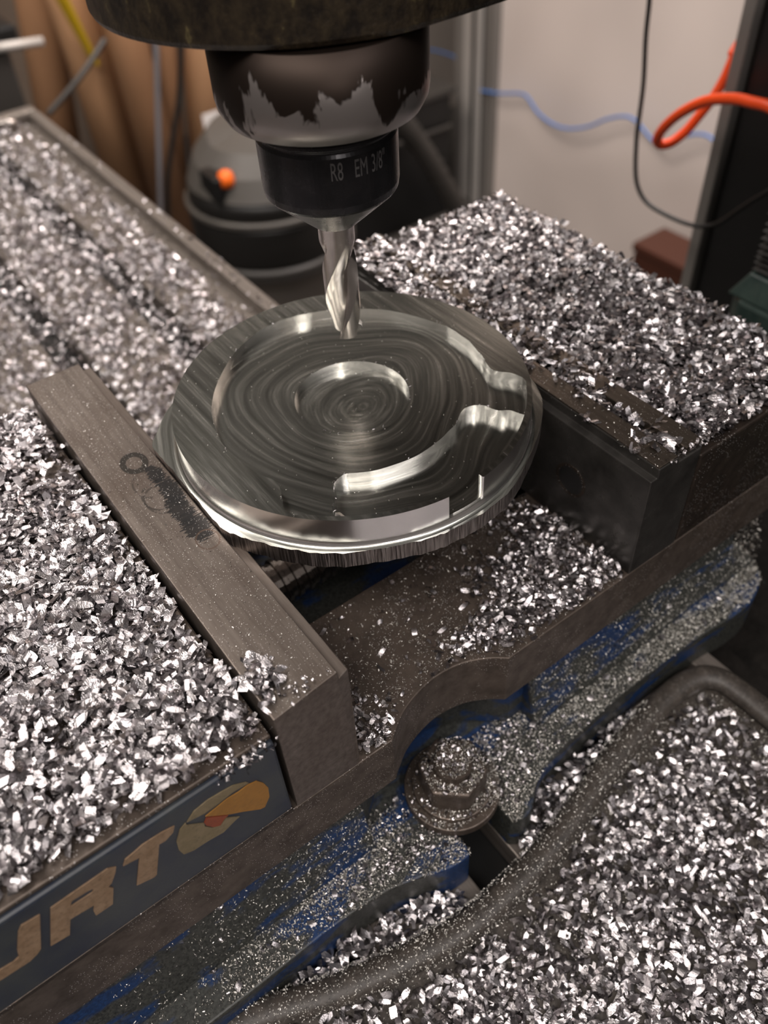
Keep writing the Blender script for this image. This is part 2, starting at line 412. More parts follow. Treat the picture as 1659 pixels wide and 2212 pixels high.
# ------------------------------------------------------------------ vise
vise = thing('machine_vise', 'blue machine vise with ground steel jaws bolted to the milling table', 'vise', (0, 70, -115))
bp_ = [(-230, -12), (-30, -12.5), (-6, -12.2), (8, -12.8), (16, -14)]+[tuple(p[:2]) for p in spline([(16, -14, 0), (26, -17, 0), (34, -20, 0), (41, -20.5, 0)], 4)][1:] + \
      [(42, -18), (42, -4), (43.5, 2), (47, 5.5), (50, 6.3), (53, 5.5), (56.5, 2), (58, -4), (58, -20), (61, -22)] + \
      [tuple(p[:2]) for p in spline([(61, -22, 0), (66, -21, 0), (74, -15.5, 0), (84, -12.5, 0), (117, -10.4, 0), (155, -11.0, 0), (178, -13.0, 0), (190, -11, 0), (199, -5, 0), (203.5, 5, 0), (205, 20, 0)], 5)][1:] + [(205, 165), (-230, 165)]
base = mk('base_casting', *prism(bp_, -114.8, -95.5), 'blue', vise, bevel=1.2)
scoop = [(-225, 6), (22, 6), (27, 10), (33, 16), (42, 19.5), (50, 20.5), (58, 19.5), (67, 16), (74, 10), (80, 6), (190, 6), (190, 150), (-225, 150)]
mk('body_casting', *prism(scoop, -95.4, -65.2), 'blue', vise, bevel=1.5)
# sloping web between flange and body
mk('web', *join(*[([(x0, 6, -66), (x1, 6, -66), (x1, -1.5, -95.4), (x0, -1.5, -95.4), (x0, 8, -95.4), (x1, 8, -95.4), (x0, 8, -66), (x1, 8, -66)],
     [(0, 1, 2, 3)[::-1], (3, 2, 5, 4)[::-1], (4, 5, 7, 6)[::-1], (6, 7, 1, 0)[::-1], (0, 3, 4, 6)[::-1], (1, 7, 5, 2)[::-1]]) for x0, x1 in ((-225, 20), (86, 188))]), 'blue', vise, bevel=1.0)
notch = [tuple(p[:2]) for p in spline([(30, 0, 0), (33, 2.2, 0), (38, 5.2, 0), (45, 7.4, 0), (52, 8.2, 0), (60, 7, 0), (67, 3.6, 0), (71.5, 0, 0)], 6)]
bed_front = [(-240, 0)]+notch+[(200, 0), (200, 46), (-240, 46)]
mk('bed_rail', *prism(bed_front, -65, -42.7), 'cast', vise, bevel=.4)
mk('bed_rail', *prism([(-240, 106), (200, 106), (200, 152), (-240, 152)], -65, -42.7), 'cast', vise, bevel=.4)
# lead screw in the channel between the rails
V, F = [], []; npt = 420; rs = []
for i in range(npt):
    x = -20+i*.38
    r = 7.2+(.9 if (i % 11) < 5 else 0)
    V += [(x, 76+r*math.cos(2*PI*j/20), -56+r*math.sin(2*PI*j/20)) for j in range(20)]
for i in range(npt-1):
    for j in range(20): a, b = i*20+j, i*20+(j+1) % 20; F.append((a, b, b+20, a+20))
mk('lead_screw', V, F, 'bright_steel', vise)
# moving jaw body
mj = mk('moving_jaw', *box((-230, 0, -42.2), (-1.2, 148, -8.3)), 'jaw_paint', vise, bevel=.8)
mj2 = mk('ground_top', *join(box((-230, 1.2, -8.2), (-1.2, 147, -6.6))), 'cast', mj, bevel=.5)
mk('wear_strip', *box((-230, -.25, -42.6), (-1.2, 2, -40.9)), 'cast_dark', mj, bevel=.2)
def decal(name, poly, mat, hole=None, th=.25):
    """flat print lying on the jaw side, y = 0 plane, poly in x,z"""
    loops = [poly]+([hole] if hole else [])
    def lv(x, y): return None if (hole and inpoly(x, y, hole)) or not inpoly(x, y, poly) else 1.0
    lv.outer = 0.0
    v, f, n = terrace(loops, lv)
    v = [(a, -.02-th*c, b) for a, b, c in v]
    return mk(name, v, f, mat, mj)
U = [(-73.7, -23.4), (-70.2, -24.1), (-67.4, -24.5), (-66.2, -24.0), (-65.4, -21), (-62.9, -14.9), (-61.7, -13.3), (-58.0, -13.8), (-62.3, -26.6), (-63.5, -27.7), (-65.5, -28.6), (-71.7, -28.1), (-75.3, -27.3)]
Rr = [(-55.8, -14.1), (-52.1, -13.9), (-43.1, -13.6), (-41.6, -15.0), (-42.4, -17.0), (-44.1, -19.9), (-45.1, -20.6), (-44.4, -22.2), (-46.4, -28.4), (-50.4, -28.4), (-50.2, -26.1), (-49.4, -23.8), (-54.1, -23.1), (-54.6, -23.2), (-56.6, -28.9), (-60.7, -28.2)]
Rh = [(-52.3, -16.9), (-51.9, -16.6), (-48.7, -16.9), (-47.5, -17.3), (-48.0, -18.5), (-52.9, -18.4)]
Tt = [(-40.4, -16.5), (-39.4, -14.5), (-37.1, -14.0), (-35.0, -13.3), (-30.7, -13.5), (-27.7, -14.3), (-28.6, -16.4), (-30.8, -17.7), (-32.2, -17.4), (-35.8, -28.7), (-36.5, -29.1), (-40.4, -27.6), (-36.9, -17.4)]
tan1 = [(-25.4, -16.0), (-27.1, -17.2), (-28.9, -21.2), (-29.3, -25.0), (-28.8, -28.0), (-26.5, -29.2), (-23.0, -29.4), (-18.9, -30.2), (-15.5, -28.6), (-14.2, -28.3), (-17.1, -24.9), (-19.0, -26.5), (-20.7, -25.2), (-22.1, -22.5), (-22.0, -20.9), (-25.4, -17.2)]
tan2 = [(-25.1, -16.1), (-22.8, -13.7), (-19.2, -12.9), (-15.9, -13.3), (-13.1, -13.8), (-10.1, -15.9), (-9.6, -16.9), (-13.6, -16.3), (-17.6, -17.0), (-20.9, -17.2), (-23.0, -16.7)]
ora = [(-21.1, -18.7), (-18.7, -18.2), (-15.3, -17.5), (-12.4, -17.8), (-10.0, -17.5), (-7.7, -18.4), (-6.4, -21.0), (-5.7, -24.2), (-6.1, -28.4), (-7.9, -31.6), (-9.1, -31.2), (-12.8, -27.4), (-16.2, -24.3)]
red = [(-21.9, -20.9), (-21.0, -19.4), (-16.5, -24.3), (-17.7, -24.8), (-19.0, -26.3), (-20.5, -25.0), (-21.8, -22.3)]
for p_, m_, h_ in ((U, 'tan', None), (Rr, 'tan', Rh), (Tt, 'tan', None)): decal('letter', p_, m_, h_)
decal('emblem_swoosh', tan1, 'olive_tan'); decal('emblem_swoosh', tan2, 'olive_tan'); decal('emblem_flame', ora, 'orange_paint'); decal('emblem_flame', red, 'red_paint', None, .3)

# left jaw plate (stepped), near corner chamfered

def plate_x(prof_xz, y0, y1, name, mat, bev=.35, parent=vise):
    v, f = prism_y(prof_xz, y0, y1); return mk(name, v, f, mat, parent, bevel=bev)

v, f = prism_y([(0, -42.5), (19.0, -42.5), (19.6, -38), (21.2, -3.0), (17.9, -3.0), (17.9, 0), (0, 0)], 0, 152)
# chamfer the near inner corner by pulling it back
v = [(x, (y+2.6 if (y < 1 and x > 20.5) else (y+1.6 if (y < 1 and 17 < x < 18.5) else y)), z) for x, y, z in v]
o = mk('jaw_plate', v, f, 'jaw_top', None, bevel=.3, org=(0, 0, -42.7)); o.parent = vise
o.location = (Vector((0, 0, -42.7))-Vector((0, 70, -115)))*S
# right (fixed) jaw
plate_x([(120.4, -3.2), (120.4, -42.5), (141.2, -42.5), (141.2, -2.0), (131.5, -2.0), (130.8, 0), (123.0, 0), (123.0, -3.2)][::-1], 0, 152, 'fixed_jaw_plate', 'black_jaw', .35)
plate_x([(123.2, .05), (130.6, .05), (130.6, .7), (123.2, .7)], .3, 152, 'worn_top', 'parallel', .1)
plate_x([(134.8, -1.9), (141.2, -1.9), (141.2, .9), (134.8, .9)], .8, 153, 'back_strip', 'parallel', .2)
fj = mk('fixed_jaw', *box((142.0, 0, -42.4), (202, 153, -6)), 'cast_dark', vise, bevel=.7)
# counterbored screw in the fixed jaw face
def disc_x(x, y, z, r0, r1, dx, n=32):
    V = []; 
    for r, xx in ((r1, x), (r1, x-dx), (r0, x-dx), (r0, x+3)):
        V += [(xx, y+r*math.cos(2*PI*i/n), z+r*math.sin(2*PI*i/n)) for i in range(n)]
    F = [(k*n+i, k*n+(i+1) % n, (k+1)*n+(i+1) % n, (k+1)*n+i) for k in range(3) for i in range(n)]
    return V, F
mk('screw_counterbore', *disc_x(120.4, 27.5, -22.8, 5.0, 6.0, .25), 'cast_dark', vise, smooth=False)
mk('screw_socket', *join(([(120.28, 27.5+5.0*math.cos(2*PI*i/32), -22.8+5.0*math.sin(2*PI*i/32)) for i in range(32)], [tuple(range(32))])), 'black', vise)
for dy in (90,):
    mk('screw_counterbore', *disc_x(120.4, 27.5+dy, -22.8, 5.0, 6.0, .25), 'cast_dark', vise)

# ------------------------------------------------------------------ clamp bolt in the slot of the vise base
cb = thing('clamp_bolt', 'hex clamp bolt on a washer in the notch of the vise, half buried in chips', 'bolt', (50, 0, -95.4))
c = (50, -1.2)
mk('washer', *cyl(c, 15.2, -95.3, -91.6, 56), 'cast', cb, bevel=.4)
mk('flange', *cyl(c, 12.6, -91.5, -89.6, 48), 'cast', cb, bevel=.4)
mk('nut', *prism([(c[0]+11*math.cos(2*PI*(i+.3)/6), c[1]+11*math.sin(2*PI*(i+.3)/6)) for i in range(6)], -89.5, -79.5), 'cast', cb, bevel=1.0)
mk('stud', *lathe(c, [(6, -79.6), (6, -76.4), (5.2, -75.2), (0.1, -75.0)], 32), 'cast', cb)

# ------------------------------------------------------------------ workpiece: pocketed aluminium plate
DC = (70.8, 70.0); DR = 51.0; RI = 49.5
ZT, ZA, ZB, ZC, ZF = 12.0, 8.8, 5.4, 6.0, 2.3
A1 = [(34.5, 86.6), (36.9, 90.7), (40.0, 95.0), (44.4, 99.7), (51.2, 105.7), (56.9, 109.2), (61.3, 111.1), (66.4, 112.6), (72.5, 113.0), (77.3, 112.3), (81.6, 110.9), (87.1, 108.5), (91.5, 105.8), (95.6, 102.6), (100.0, 98.4), (103.7, 93.8), (107.4, 86.6), (110.3, 78.8), (111.3, 75.0), (111.4, 70.1), (111.3, 65.8), (110.1, 61.0), (109.5, 57.9), (107.9, 54.0), (107.4, 51.3), (108.2, 49.2), (110.2, 46.9), (111.2, 44.3), (111.4, 42.4), (110.9, 40.6)]
A2 = [(31.7, 38.3), (30.6, 41.1), (31.7, 44.6), (33.8, 48.9), (34.2, 52.4), (32.3, 56.8), (30.9, 64.2), (30.6, 72.6), (32.1, 79.7)]
Bp = [(103.6, 32.8), (102.7, 34.7), (101.7, 37.2), (99.3, 39.0), (98.3, 41.1), (97.6, 43.3), (95.6, 45.1), (92.9, 45.9), (90.1, 44.9), (86.7, 42.5), (82.8, 41.3), (78.9, 40.1), (71.4, 39.1), (65.7, 39.6), (58.7, 41.4), (54.4, 43.6), (51.3, 45.5), (48.3, 45.0), (46.2, 43.5), (44.8, 40.6), (43.5, 38.9), (41.4, 36.9), (40.3, 33.2)]
def arc(r, a0, a1, n, c=DC): return [(c[0]+r*math.cos(a0+(a1-a0)*i/n), c[1]+r*math.sin(a0+(a1-a0)*i/n)) for i in range(n+1)]
def ang(p): return math.atan2(p[1]-DC[1], p[0]-DC[0])
upper = [tuple(p[:2]) for p in spline([(x, y, 0) for x, y in A2[::1]]+[(x, y, 0) for x, y in A1], 6)]
lower = arc(RI, ang(A1[-1]), ang(A2[0]), 90)
pocket = upper+lower[1:-1]
bline = [tuple(p[:2]) for p in spline([(x, y, 0) for x, y in Bp], 7)]
bpoly = bline+arc(56, ang(Bp[-1]), ang(Bp[0]), 40)
bpoly_closed = bline+[(DC[0]+56*math.cos(a), DC[1]+56*math.sin(a)) for a in np.linspace(ang(Bp[-1]), ang(Bp[0]), 40)]
cc = arc(16.6, 0, 2*PI, 96, (71.3, 70.9))[:-1]
outer = arc(DR, 0, 2*PI, 220)[:-1]
n0, n1 = math.radians(-96.4), math.radians(-84.0)
notchp = [(DC[0]+48*math.cos(n0), DC[1]+48*math.sin(n0)), (DC[0]+54*math.cos(n0), DC[1]+54*math.sin(n0)), (DC[0]+54*math.cos(n1), DC[1]+54*math.sin(n1)), (DC[0]+48*math.cos(n1), DC[1]+48*math.sin(n1))]
def lvl(x, y):
    r = math.hypot(x-DC[0], y-DC[1])
    if not inpoly(x, y, outer): return None
    if inpoly(x, y, notchp) and (r > RI-.3): return ZB
    if inpoly(x, y, pocket):
        if inpoly(x, y, bpoly_closed): return ZB
        if inpoly(x, y, cc): return ZC
        return ZA
    return ZT
lvl.outer = ZF
v, f, nt_ = terrace([outer, pocket, bpoly_closed, cc, notchp], lvl)
wp = thing('aluminium_plate', 'round pocketed aluminium plate clamped between the vise jaws', 'workpiece', (71, 70, -3))
o = mk('machined_disc', v, f, 'machined', wp)
for p in o.data.polygons:
    if p.index >= nt_: p.use_smooth = True
fl = spline([(18.2, 96, 0), (18.2, 88, 0), (18.2, 70, 0), (18.2, 56, 0), (21.5, 48, 0), (28.5, 37.5, 0), (36.6, 29.2, 0), (48.1, 22.7, 0), (58.5, 18.3, 0), (66, 17.0, 0), (74, 16.6, 0), (85.6, 18.4, 0), (96, 23.5, 0), (107.4, 30.6, 0), (116.7, 39.0, 0), (121.4, 47.5, 0), (122.7, 56, 0), (122.7, 84, 0), (119, 94, 0), (108, 108, 0), (92, 118, 0), (70, 123.6, 0), (48, 119, 0), (30, 109, 0), (21.5, 100.5, 0)], 7, True)
fv = []; nf = len(fl)
for zi, z in enumerate((-3.0, 2.3)):
    for i, p in enumerate(fl):
        k = .12*math.sin(i*2.3)+.1*math.sin(i*5.1)
        x = max(18.0, min(122.9, p.x+k)); fv.append((x, p.y+k, z))
o = mk('sawn_flange', fv, [tuple(range(nf))[::-1]]+[tuple(range(nf, 2*nf))]+[(i, (i+1) % nf, (i+1) % nf+nf, i+nf) for i in range(nf)], 'machined', wp)
o.data.materials.append(MAT['sawn'])
if o.data.polygons[1].normal.z < 0: o.data.flip_normals()
for p in o.data.polygons:
    if abs(p.normal.z) < .5: p.material_index = 1
# fillet where the disc meets the flange
mk('fillet', *lathe(DC, [(DR+1.6, ZF+.02), (DR+.8, ZF+.25), (DR+.25, ZF+.8), (DR+.02, ZF+1.7)], 160, False), 'machined', wp, smooth=True)
# leftover corner of stock at the end of the deep pocket
mk('stock_nib', [(40.6, 33.4, ZB), (44.5, 33.0, ZB), (44.0, 37.8, ZB), (41.6, 36.6, ZB), (42.6, 31.0, 8.6), (41.5, 35.8, 8.6)],
   [(0, 1, 4), (1, 2, 5, 4), (2, 3, 5), (3, 0, 4, 5), (0, 3, 2, 1)], 'machined', wp)

# burrs along the milled edges
def curl(p, r, a0, da, tilt, w_=.22, n=9):
    V = []; F = []; q = Matrix.Rotation(a0, 3, 'Z') @ Matrix.Rotation(tilt, 3, 'X')
    for i in range(n):
        t = da*i/(n-1); base_ = Vector((math.cos(t)-1, math.sin(t), 0))*r; 
        for s in (-1, 1): V.append(tuple(Vector(p)+q @ (base_+Vector((0, 0, s*w_)))))
    F = [(2*i, 2*i+1, 2*i+3, 2*i+2) for i in range(n-1)]
    return V, F
bl_ = []
for i in range(60):
    src = random.choice([cc, bline, upper]); p = random.choice(src); z = ZA if src is not upper else ZT
    bl_.append(curl((p[0], p[1], z+.15), random.uniform(.25, .6), random.uniform(0, 6), random.uniform(1, 3), random.uniform(.4, 1.4), .1, 6))
o = mk('burr_curls', *join(*bl_), 'swarf', wp, kind='stuff')

# ------------------------------------------------------------------ spindle, holder, cutter
AX = (78.4, 82.2)
hd = thing('milling_spindle', 'dark oil-stained milling head with a round steel spindle nose above the plate', 'machine head', (AX[0], AX[1], 84))
hp = [tuple(p[:2]) for p in spline([(140, 60, 0), (115, 57.2, 0), (94, 56.4, 0), (79, 57.5, 0), (60, 66.5, 0), (46, 82, 0), (39.5, 99, 0), (41, 118, 0), (50, 134, 0), (66, 146, 0), (90, 152, 0), (140, 154, 0)], 6)]+[(300, 150), (300, 50)]
hv, hf = prism(hp, 104.5, 330)
n_ = len(hp)
mk('housing', hv, hf, 'head', hd, bevel=1.5)
sp_ = mk('spindle_nose', *lathe(AX, [(14, 85.2), (22.6, 85.0), (23.2, 85.3), (24.7, 88.0), (25.0, 90), (25.0, 104.3)], 96), 'spindle', hd, smooth=True)
sp_.data.polygons[-1].use_smooth = False; sp_.data.polygons[-2].use_smooth = False
th = thing('tool_holder', 'black end mill holder with engraved size, held in the spindle', 'tool holder', (AX[0], AX[1], 57.3))
mk('holder_body', *lathe(AX, [(4.9, 56.0), (5.9, 56.1), (6.6, 56.7), (16.4, 65.4), (16.9, 66.1), (17.15, 67.8), (17.2, 79.6), (16.8, 80.4), (16.8, 81.0), (17.4, 81.4), (17.4, 82.4), (15, 83.0), (15, 85.1)], 96), 'oxide', th, bevel=.2)
# engraved text wrapped round the holder
def font_mesh(txt, size):
    cu = bpy.data.curves.new('lettering', 'FONT'); cu.body = txt; cu.size = size; cu.extrude = .02; cu.resolution_u = 3
    ob = bpy.data.objects.new('lettering', cu); col.objects.link(ob); dg = bpy.context.evaluated_depsgraph_get()
    me = bpy.data.meshes.new_from_object(ob.evaluated_get(dg)); bpy.data.objects.remove(ob); bpy.data.curves.remove(cu)
    V = [tuple(v.co) for v in me.vertices]; F = [tuple(p.vertices) for p in me.polygons]; return V, F
for txt, a0 in (('R8', -122), ('EM', -103), ('3/8"', -88)):
    V, F = font_mesh(txt, 5.6)
    W = []
    for x, y, z in V:
        a = math.radians(a0)+x*.50/17.2; r = 17.21+(z+.02)*1.2
        W.append((AX[0]+r*math.cos(a), AX[1]+r*math.sin(a), 74.6+y*1.08))
    mk('lettering', W, F, 'engrave' if 'engrave' in MAT else MAT.setdefault('engrave', flat('engraved_line', (.10, .095, .095), .5, .5)), th)
# two-flute end mill
em = thing('end_mill', 'steel two-flute end mill hanging above the pocketed plate', 'cutting tool', (AX[0], AX[1], 22.5))
R0, lead = 4.76, -60.0
def em_r(phi, z):
    up = min(1, max(0, (51-z)/9.0)); d = .58*up
    q = (phi % PI)/PI                     # two flutes
    if q < .30: g = 0.0                    # land
    elif q < .42: g = (q-.30)/.12*.35
    else:
        t = (q-.42)/.58; g = .35+.65*math.sin(min(1, t*1.25)*PI/2) if t < .86 else max(0, 1-(t-.86)/.14)
    return R0*(1-d*g)
V, F = [], []; nz, na = 90, 120
for k in range(nz+1):
    z = 22.5+(57.5-22.5)*k/nz
    for i in range(na):
        phi = 2*PI*i/na; r = em_r(phi, z); a = phi-2*PI*(z-22.5)/lead+math.radians(35)
        zz = z
        if k == 0: zz = z+.55*(1-r/R0)*2+.02
        V.append((AX[0]+r*math.cos(a), AX[1]+r*math.sin(a), zz))
for k in range(nz):
    for i in range(na): a, b = k*na+i, k*na+(i+1) % na; F.append((a, b, b+na, a+na))
V.append((AX[0], AX[1], 23.4)); cidx = len(V)-1
F += [((i+1) % na, i, cidx) for i in range(na)]
o = mk('fluted_cutter', V, F, 'carbide', em, smooth=True)
try: o.data.set_sharp_from_angle(angle=math.radians(32))
except Exception: pass
mk('stuck_chip', *curl((AX[0]+3.6, AX[1]-3.3, 24.2), 1.5, -.6, 1.9, .2, .9, 6), 'swarf', em)

# ------------------------------------------------------------------ rubber mat with a rolled rim at lower right
mt = thing('rubber_mat', 'dusty dark rubber mat with a rounded rim, filled with chips in front of the vise', 'mat', (60, -100, -115))
path = spline([(-190, -3, -108), (-100, -6, -108), (-44, -12, -108), (-12, -23, -108), (14, -30, -108), (35, -33, -108), (67, -30.5, -108), (102, -22.5, -108), (132, -17.5, -108), (148, -17.5, -108), (156, -22, -108), (158.5, -32, -108), (158.5, -60, -108), (158.5, -180, -108), (158.5, -315, -108)], 8)
mk('rolled_rim', *tube(path, 4.6, 14, rz=3.6), 'mat', mt, smooth=True)
sheet = [(p.x, p.y) for p in path]+[(-190, -315)]
v, f = prism(sheet, -114.9, -111.5); mk('sheet', v, f, 'mat', mt)

# ------------------------------------------------------------------ way cover pleats at the right
wc = thing('way_cover', 'black pleated way cover beyond the table at the right edge', 'bellows', (240, -40, -190))
for i in range(10):
    x = 172+i*14.5
    mk('pleat', [(x, -260, -182), (x+7.2, -260, -160), (x+14.5, -260, -182), (x, 190, -182), (x+7.2, 190, -160), (x+14.5, 190, -182), (x+14.5, -260, -185), (x, -260, -185), (x+14.5, 190, -185), (x, 190, -185)],
       [(0, 1, 4, 3)[::-1], (1, 2, 5, 4)[::-1], (0, 2, 1)[::-1], (3, 4, 5)[::-1], (2, 6, 8, 5)[::-1], (0, 3, 9, 7)[::-1], (6, 7, 9, 8)[::-1], (0, 7, 6, 2)[::-1], (3, 5, 8, 9)[::-1]], 'rubber', wc)

# ------------------------------------------------------------------ machine column, green casting and its bellows
mc = thing('machine_column', 'black machine column with a grey edge trim at the right', 'machine column', (560, 100, -1050))
mk('column_body', *box((432, -420, -1049), (760, 200, 1100)), 'black', mc, bevel=3)
mk('edge_trim', *box((426, 200.5, -1049), (470, 208.5, 1100)), 'trim', mc, bevel=1)
gc = thing('knee_casting', 'dark green casting block under a pleated bellows behind the fixed jaw', 'casting', (380, 40, -300))
mk('green_block', *prism([(331, -160), (425, -160), (425, 118), (340, 118), (331, 109)], -300, -87), 'green_cast', gc, bevel=2)
mk('block_cap', [(331.5, -160, -86.8), (424, -160, -86.8), (424, 117, -86.8), (331.5, 117, -86.8), (336, -160, -73.5), (424, -160, -73.5), (424, 110, -73.5), (336, 110, -73.5)],
   [(0, 3, 2, 1), (4, 5, 6, 7), (0, 1, 5, 4), (1, 2, 6, 5), (2, 3, 7, 6), (3, 0, 4, 7)], 'green_cast', gc, bevel=1)
z = -73.0; i = 0
while z < 60:
    h = 3.1 if z < -58 else (4.0 if z < -48 else 5.2)
    e = random.uniform(-.8, .8)
    x0, y1 = 337+e, 110.5+e*.7
    v = [(x0+4, -150, z), (424, -150, z), (424, y1-4, z), (x0+4, y1-4, z), (x0, -150, z+h/2), (424, -150, z+h/2), (424, y1, z+h/2), (x0, y1, z+h/2), (x0+4, -150, z+h), (424, -150, z+h), (424, y1-4, z+h), (x0+4, y1-4, z+h)]
    mk('fold', v, [(0, 3, 2, 1), (8, 9, 10, 11), (0, 1, 5, 4), (1, 2, 6, 5), (2, 3, 7, 6), (3, 0, 4, 7), (4, 5, 9, 8), (5, 6, 10, 9), (6, 7, 11, 10), (7, 4, 8, 11)], 'rubber', gc)
    z += h; i += 1

# ------------------------------------------------------------------ cables and hose
def cable(name, pts, r, mat, label, cat, k=8):
    o = mk(name, *tube(spline(pts, k), r, 14), mat, None, smooth=True, org=pts[0]); return tag(o, label, cat)
X = 400
bk = [(253.3, 21.0), (250.7, 7.9), (249.2, -10.6), (245.6, -34.8), (244.6, -56.0), (244.0, -67.0), (240.7, -86.3), (235.8, -96.6), (226.8, -102.6), (211.4, -104.4), (193.5, -103.6), (180.7, -99.4), (172.4, -93.1), (162.8, -81.4), (153.6, -71.1), (142.2, -60.3)]
cable('power_cord', [(X, 262, 90)]+[(X, y, z) for y, z in bk]+[(X-6, 112, -40)], 1.35, 'black', 'thin black power cord hanging in a loop against the white panel', 'cord')
og = [(189.4, -2.2), (190.6, -9.2), (192.3, -18.6), (196.8, -29.9), (203.2, -41.3), (210.2, -52.5), (218.3, -61.2), (225.6, -64.6), (228.7, -62.2), (225.2, -54.3), (215.9, -43.6), (202.2, -33.4), (188.1, -27.8), (173.8, -25.5), (153.3, -26.8)]
og = [(187.7, 0.9)]+[(189.4, -6.2)]+og[2:]
pts = []
for i, (y, z) in enumerate(og):          # hose drifts towards the viewer as it uncurls from behind the column
    xx = 452-i*4.8; q = (xx+30.5)/430.5; pts.append((xx, -95.2+(y+95.2)*q, 164+(z-164)*q))
pts = [(500, 215, 40)]+pts+[(pts[-1][0]-6, 112, -38)]
cable('air_hose', pts, 3.0, 'hose_orange', 'orange air hose curling in a loop beside the black column', 'hose')
bl = [(1745.4, -650), (1668.2, -720.4), (1631.7, -717.6), (1545.2, -695.2), (1511.1, -694.9), (1475.1, -718.5), (1424.0, -731.8), (1368.2, -728.6), (1302.4, -704.3), (1249.0, -671.3), (1196.5, -649.7), (1161.8, -651.8), (1123.9, -670.9), (1094.9, -681.4), (1070.2, -674.6), (1038.0, -649.3), (1005.4, -631.3), (970.7, -625.5), (930.7, -641.7), (860, -690), (780, -700)]
bl = bl[2:]
v = tube(spline([(1572, 1722, -735)]+[(1560 if i < 2 else 1556, y, z) for i, (y, z) in enumerate(bl)], 8), 3.4, 12)
v2 = tube(spline([(1700, 2160, -770), (1690, 2070, -745), (1660, 1950, -722), (1640, 1880, -715), (1620, 1802, -716)], 6), 3.4, 12)
tag(mk('network_cable', *join(v, v2), 'blue_cable', None, smooth=True, org=(1556, 780, -700)), 'thin blue cable sagging along the white panel', 'cable')

# ------------------------------------------------------------------ aluminium post
po = thing('aluminium_post', 'grooved grey aluminium profile post beside the white panel', 'post', (1600, 1790, -1050))
mk('profile', *box((1562, 1702, -1049.5), (1640, 1800, 1400)), 'alu', po, bevel=2)
mk('groove_strip', *box((1560.5, 1722, -1049.5), (1561.9, 1734, 1400)), 'black', po)
mk('dark_edge', *box((1560, 1770, -1049.5), (1561.9, 1800, 1400)), 'trim', po)
mk('panel_clamp', *box((1566, 1655, -1049.5), (1588, 1690, 1400)), 'trim', po, bevel=1)
mk('gasket', *box((1570, 1691, -1049.5), (1588, 1701, 1400)), 'black', po)

# ------------------------------------------------------------------ things against the back
rolls = [((670, 2350, -436), (623, 2350, -748), 52, 'cardboard_dark', 'brown cardboard tube leaning, leftmost in the corner'),
         ((702, 2200, -414), (724, 2200, -993), 54, 'cardboard', 'cardboard tube leaning beside the yellow tape'),
         ((769, 2080, -405), (784, 2080, -1009), 48, 'cardboard_dark', 'cardboard tube leaning behind the thin grey rod'),
         ((919, 2180, -453), (832, 2180, -1049), 34, 'cardboard_dark', 'slim cardboard tube right of the grey rod'),
         ((1005, 2130, -461), (925, 2130, -965), 52, 'cardboard', 'pale cardboard tube leaning behind the vacuum cleaner')]
for a, b_, r, m_, lab in rolls:
    A, B_ = Vector(a), Vector(b_); d = (A-B_).normalized(); top = A+d*500; t = (B_.z+1049)/d.z; bot = B_-d*t
    ro = thing('cardboard_tube', lab, 'cardboard tube', tuple(bot), 'cardboard tubes leaning at the back')
    mk('shell', *tube([bot, top], r, 28), m_, ro, smooth=True)
    mk('end_rim', *tube([top+d*.5, top+d*6], r*.8, 28), 'cardboard', ro)
yl = thing('yellow_strap', 'yellow tape strip along the leaning cardboard at upper left', 'tape', (694, 2120, -551))
mk('strap', *tube([(640, 2100, -330), (655, 2120, -390), (694, 2120, -551)], 26, 8, rz=6), 'yellow', yl)
tag(mk('yellow_strap', *tube([(832, 1990, -830), (846, 1990, -960)], 13, 6, rz=4), 'yellow', None, org=(846, 1990, -960)), 'short yellow tape at the foot of the cardboard, left of the vacuum cleaner', 'tape')
tag(mk('support_rod', *tube([(820, 1900, -250), (794, 1900, -376), (683, 1900, -849), (640, 1900, -1048)], 6.5, 12), 'rod', None, smooth=True, org=(640, 1900, -1048)), 'thin upright grey metal rod in front of the cardboard tubes', 'rod')
cable('cable', [(870, 1850, -270), (837, 1850, -375), (780, 1850, -571), (724, 1850, -698), (690, 1850, -800), (660, 1860, -1000)], 6.5, 'black', 'black cable hanging beside the grey rod', 'cable')
tag(mk('paper_label', *box((758, 1699, -628), (800, 1701, -572)), 'paper', None, org=(779, 1700, -628)), 'small white paper just above the vacuum cleaner', 'paper')
dk = thing('dark_cabinet', 'dark grey cabinet in the upper left corner behind the table', 'cabinet', (320, 1500, -1049))
mk('cabinet_body', *join(box((180, 1500, -1049), (357, 1800, -300)),), 'dark_grey', dk, bevel=6)
mk('cabinet_top', *box((170, 1490, -299), (378, 1800, -262)), 'black', dk, bevel=6)
mk('handle', *tube([(325, 1452, -278), (345, 1448, -279), (400, 1448, -284)], 7, 10), 'alu', dk, smooth=True)
cable('thin_lever', [(379, 1480, -403), (454, 1480, -359), (520, 1500, -320)], 5, 'dark_grey', 'thin dark lever rising behind the far table corner', 'lever')

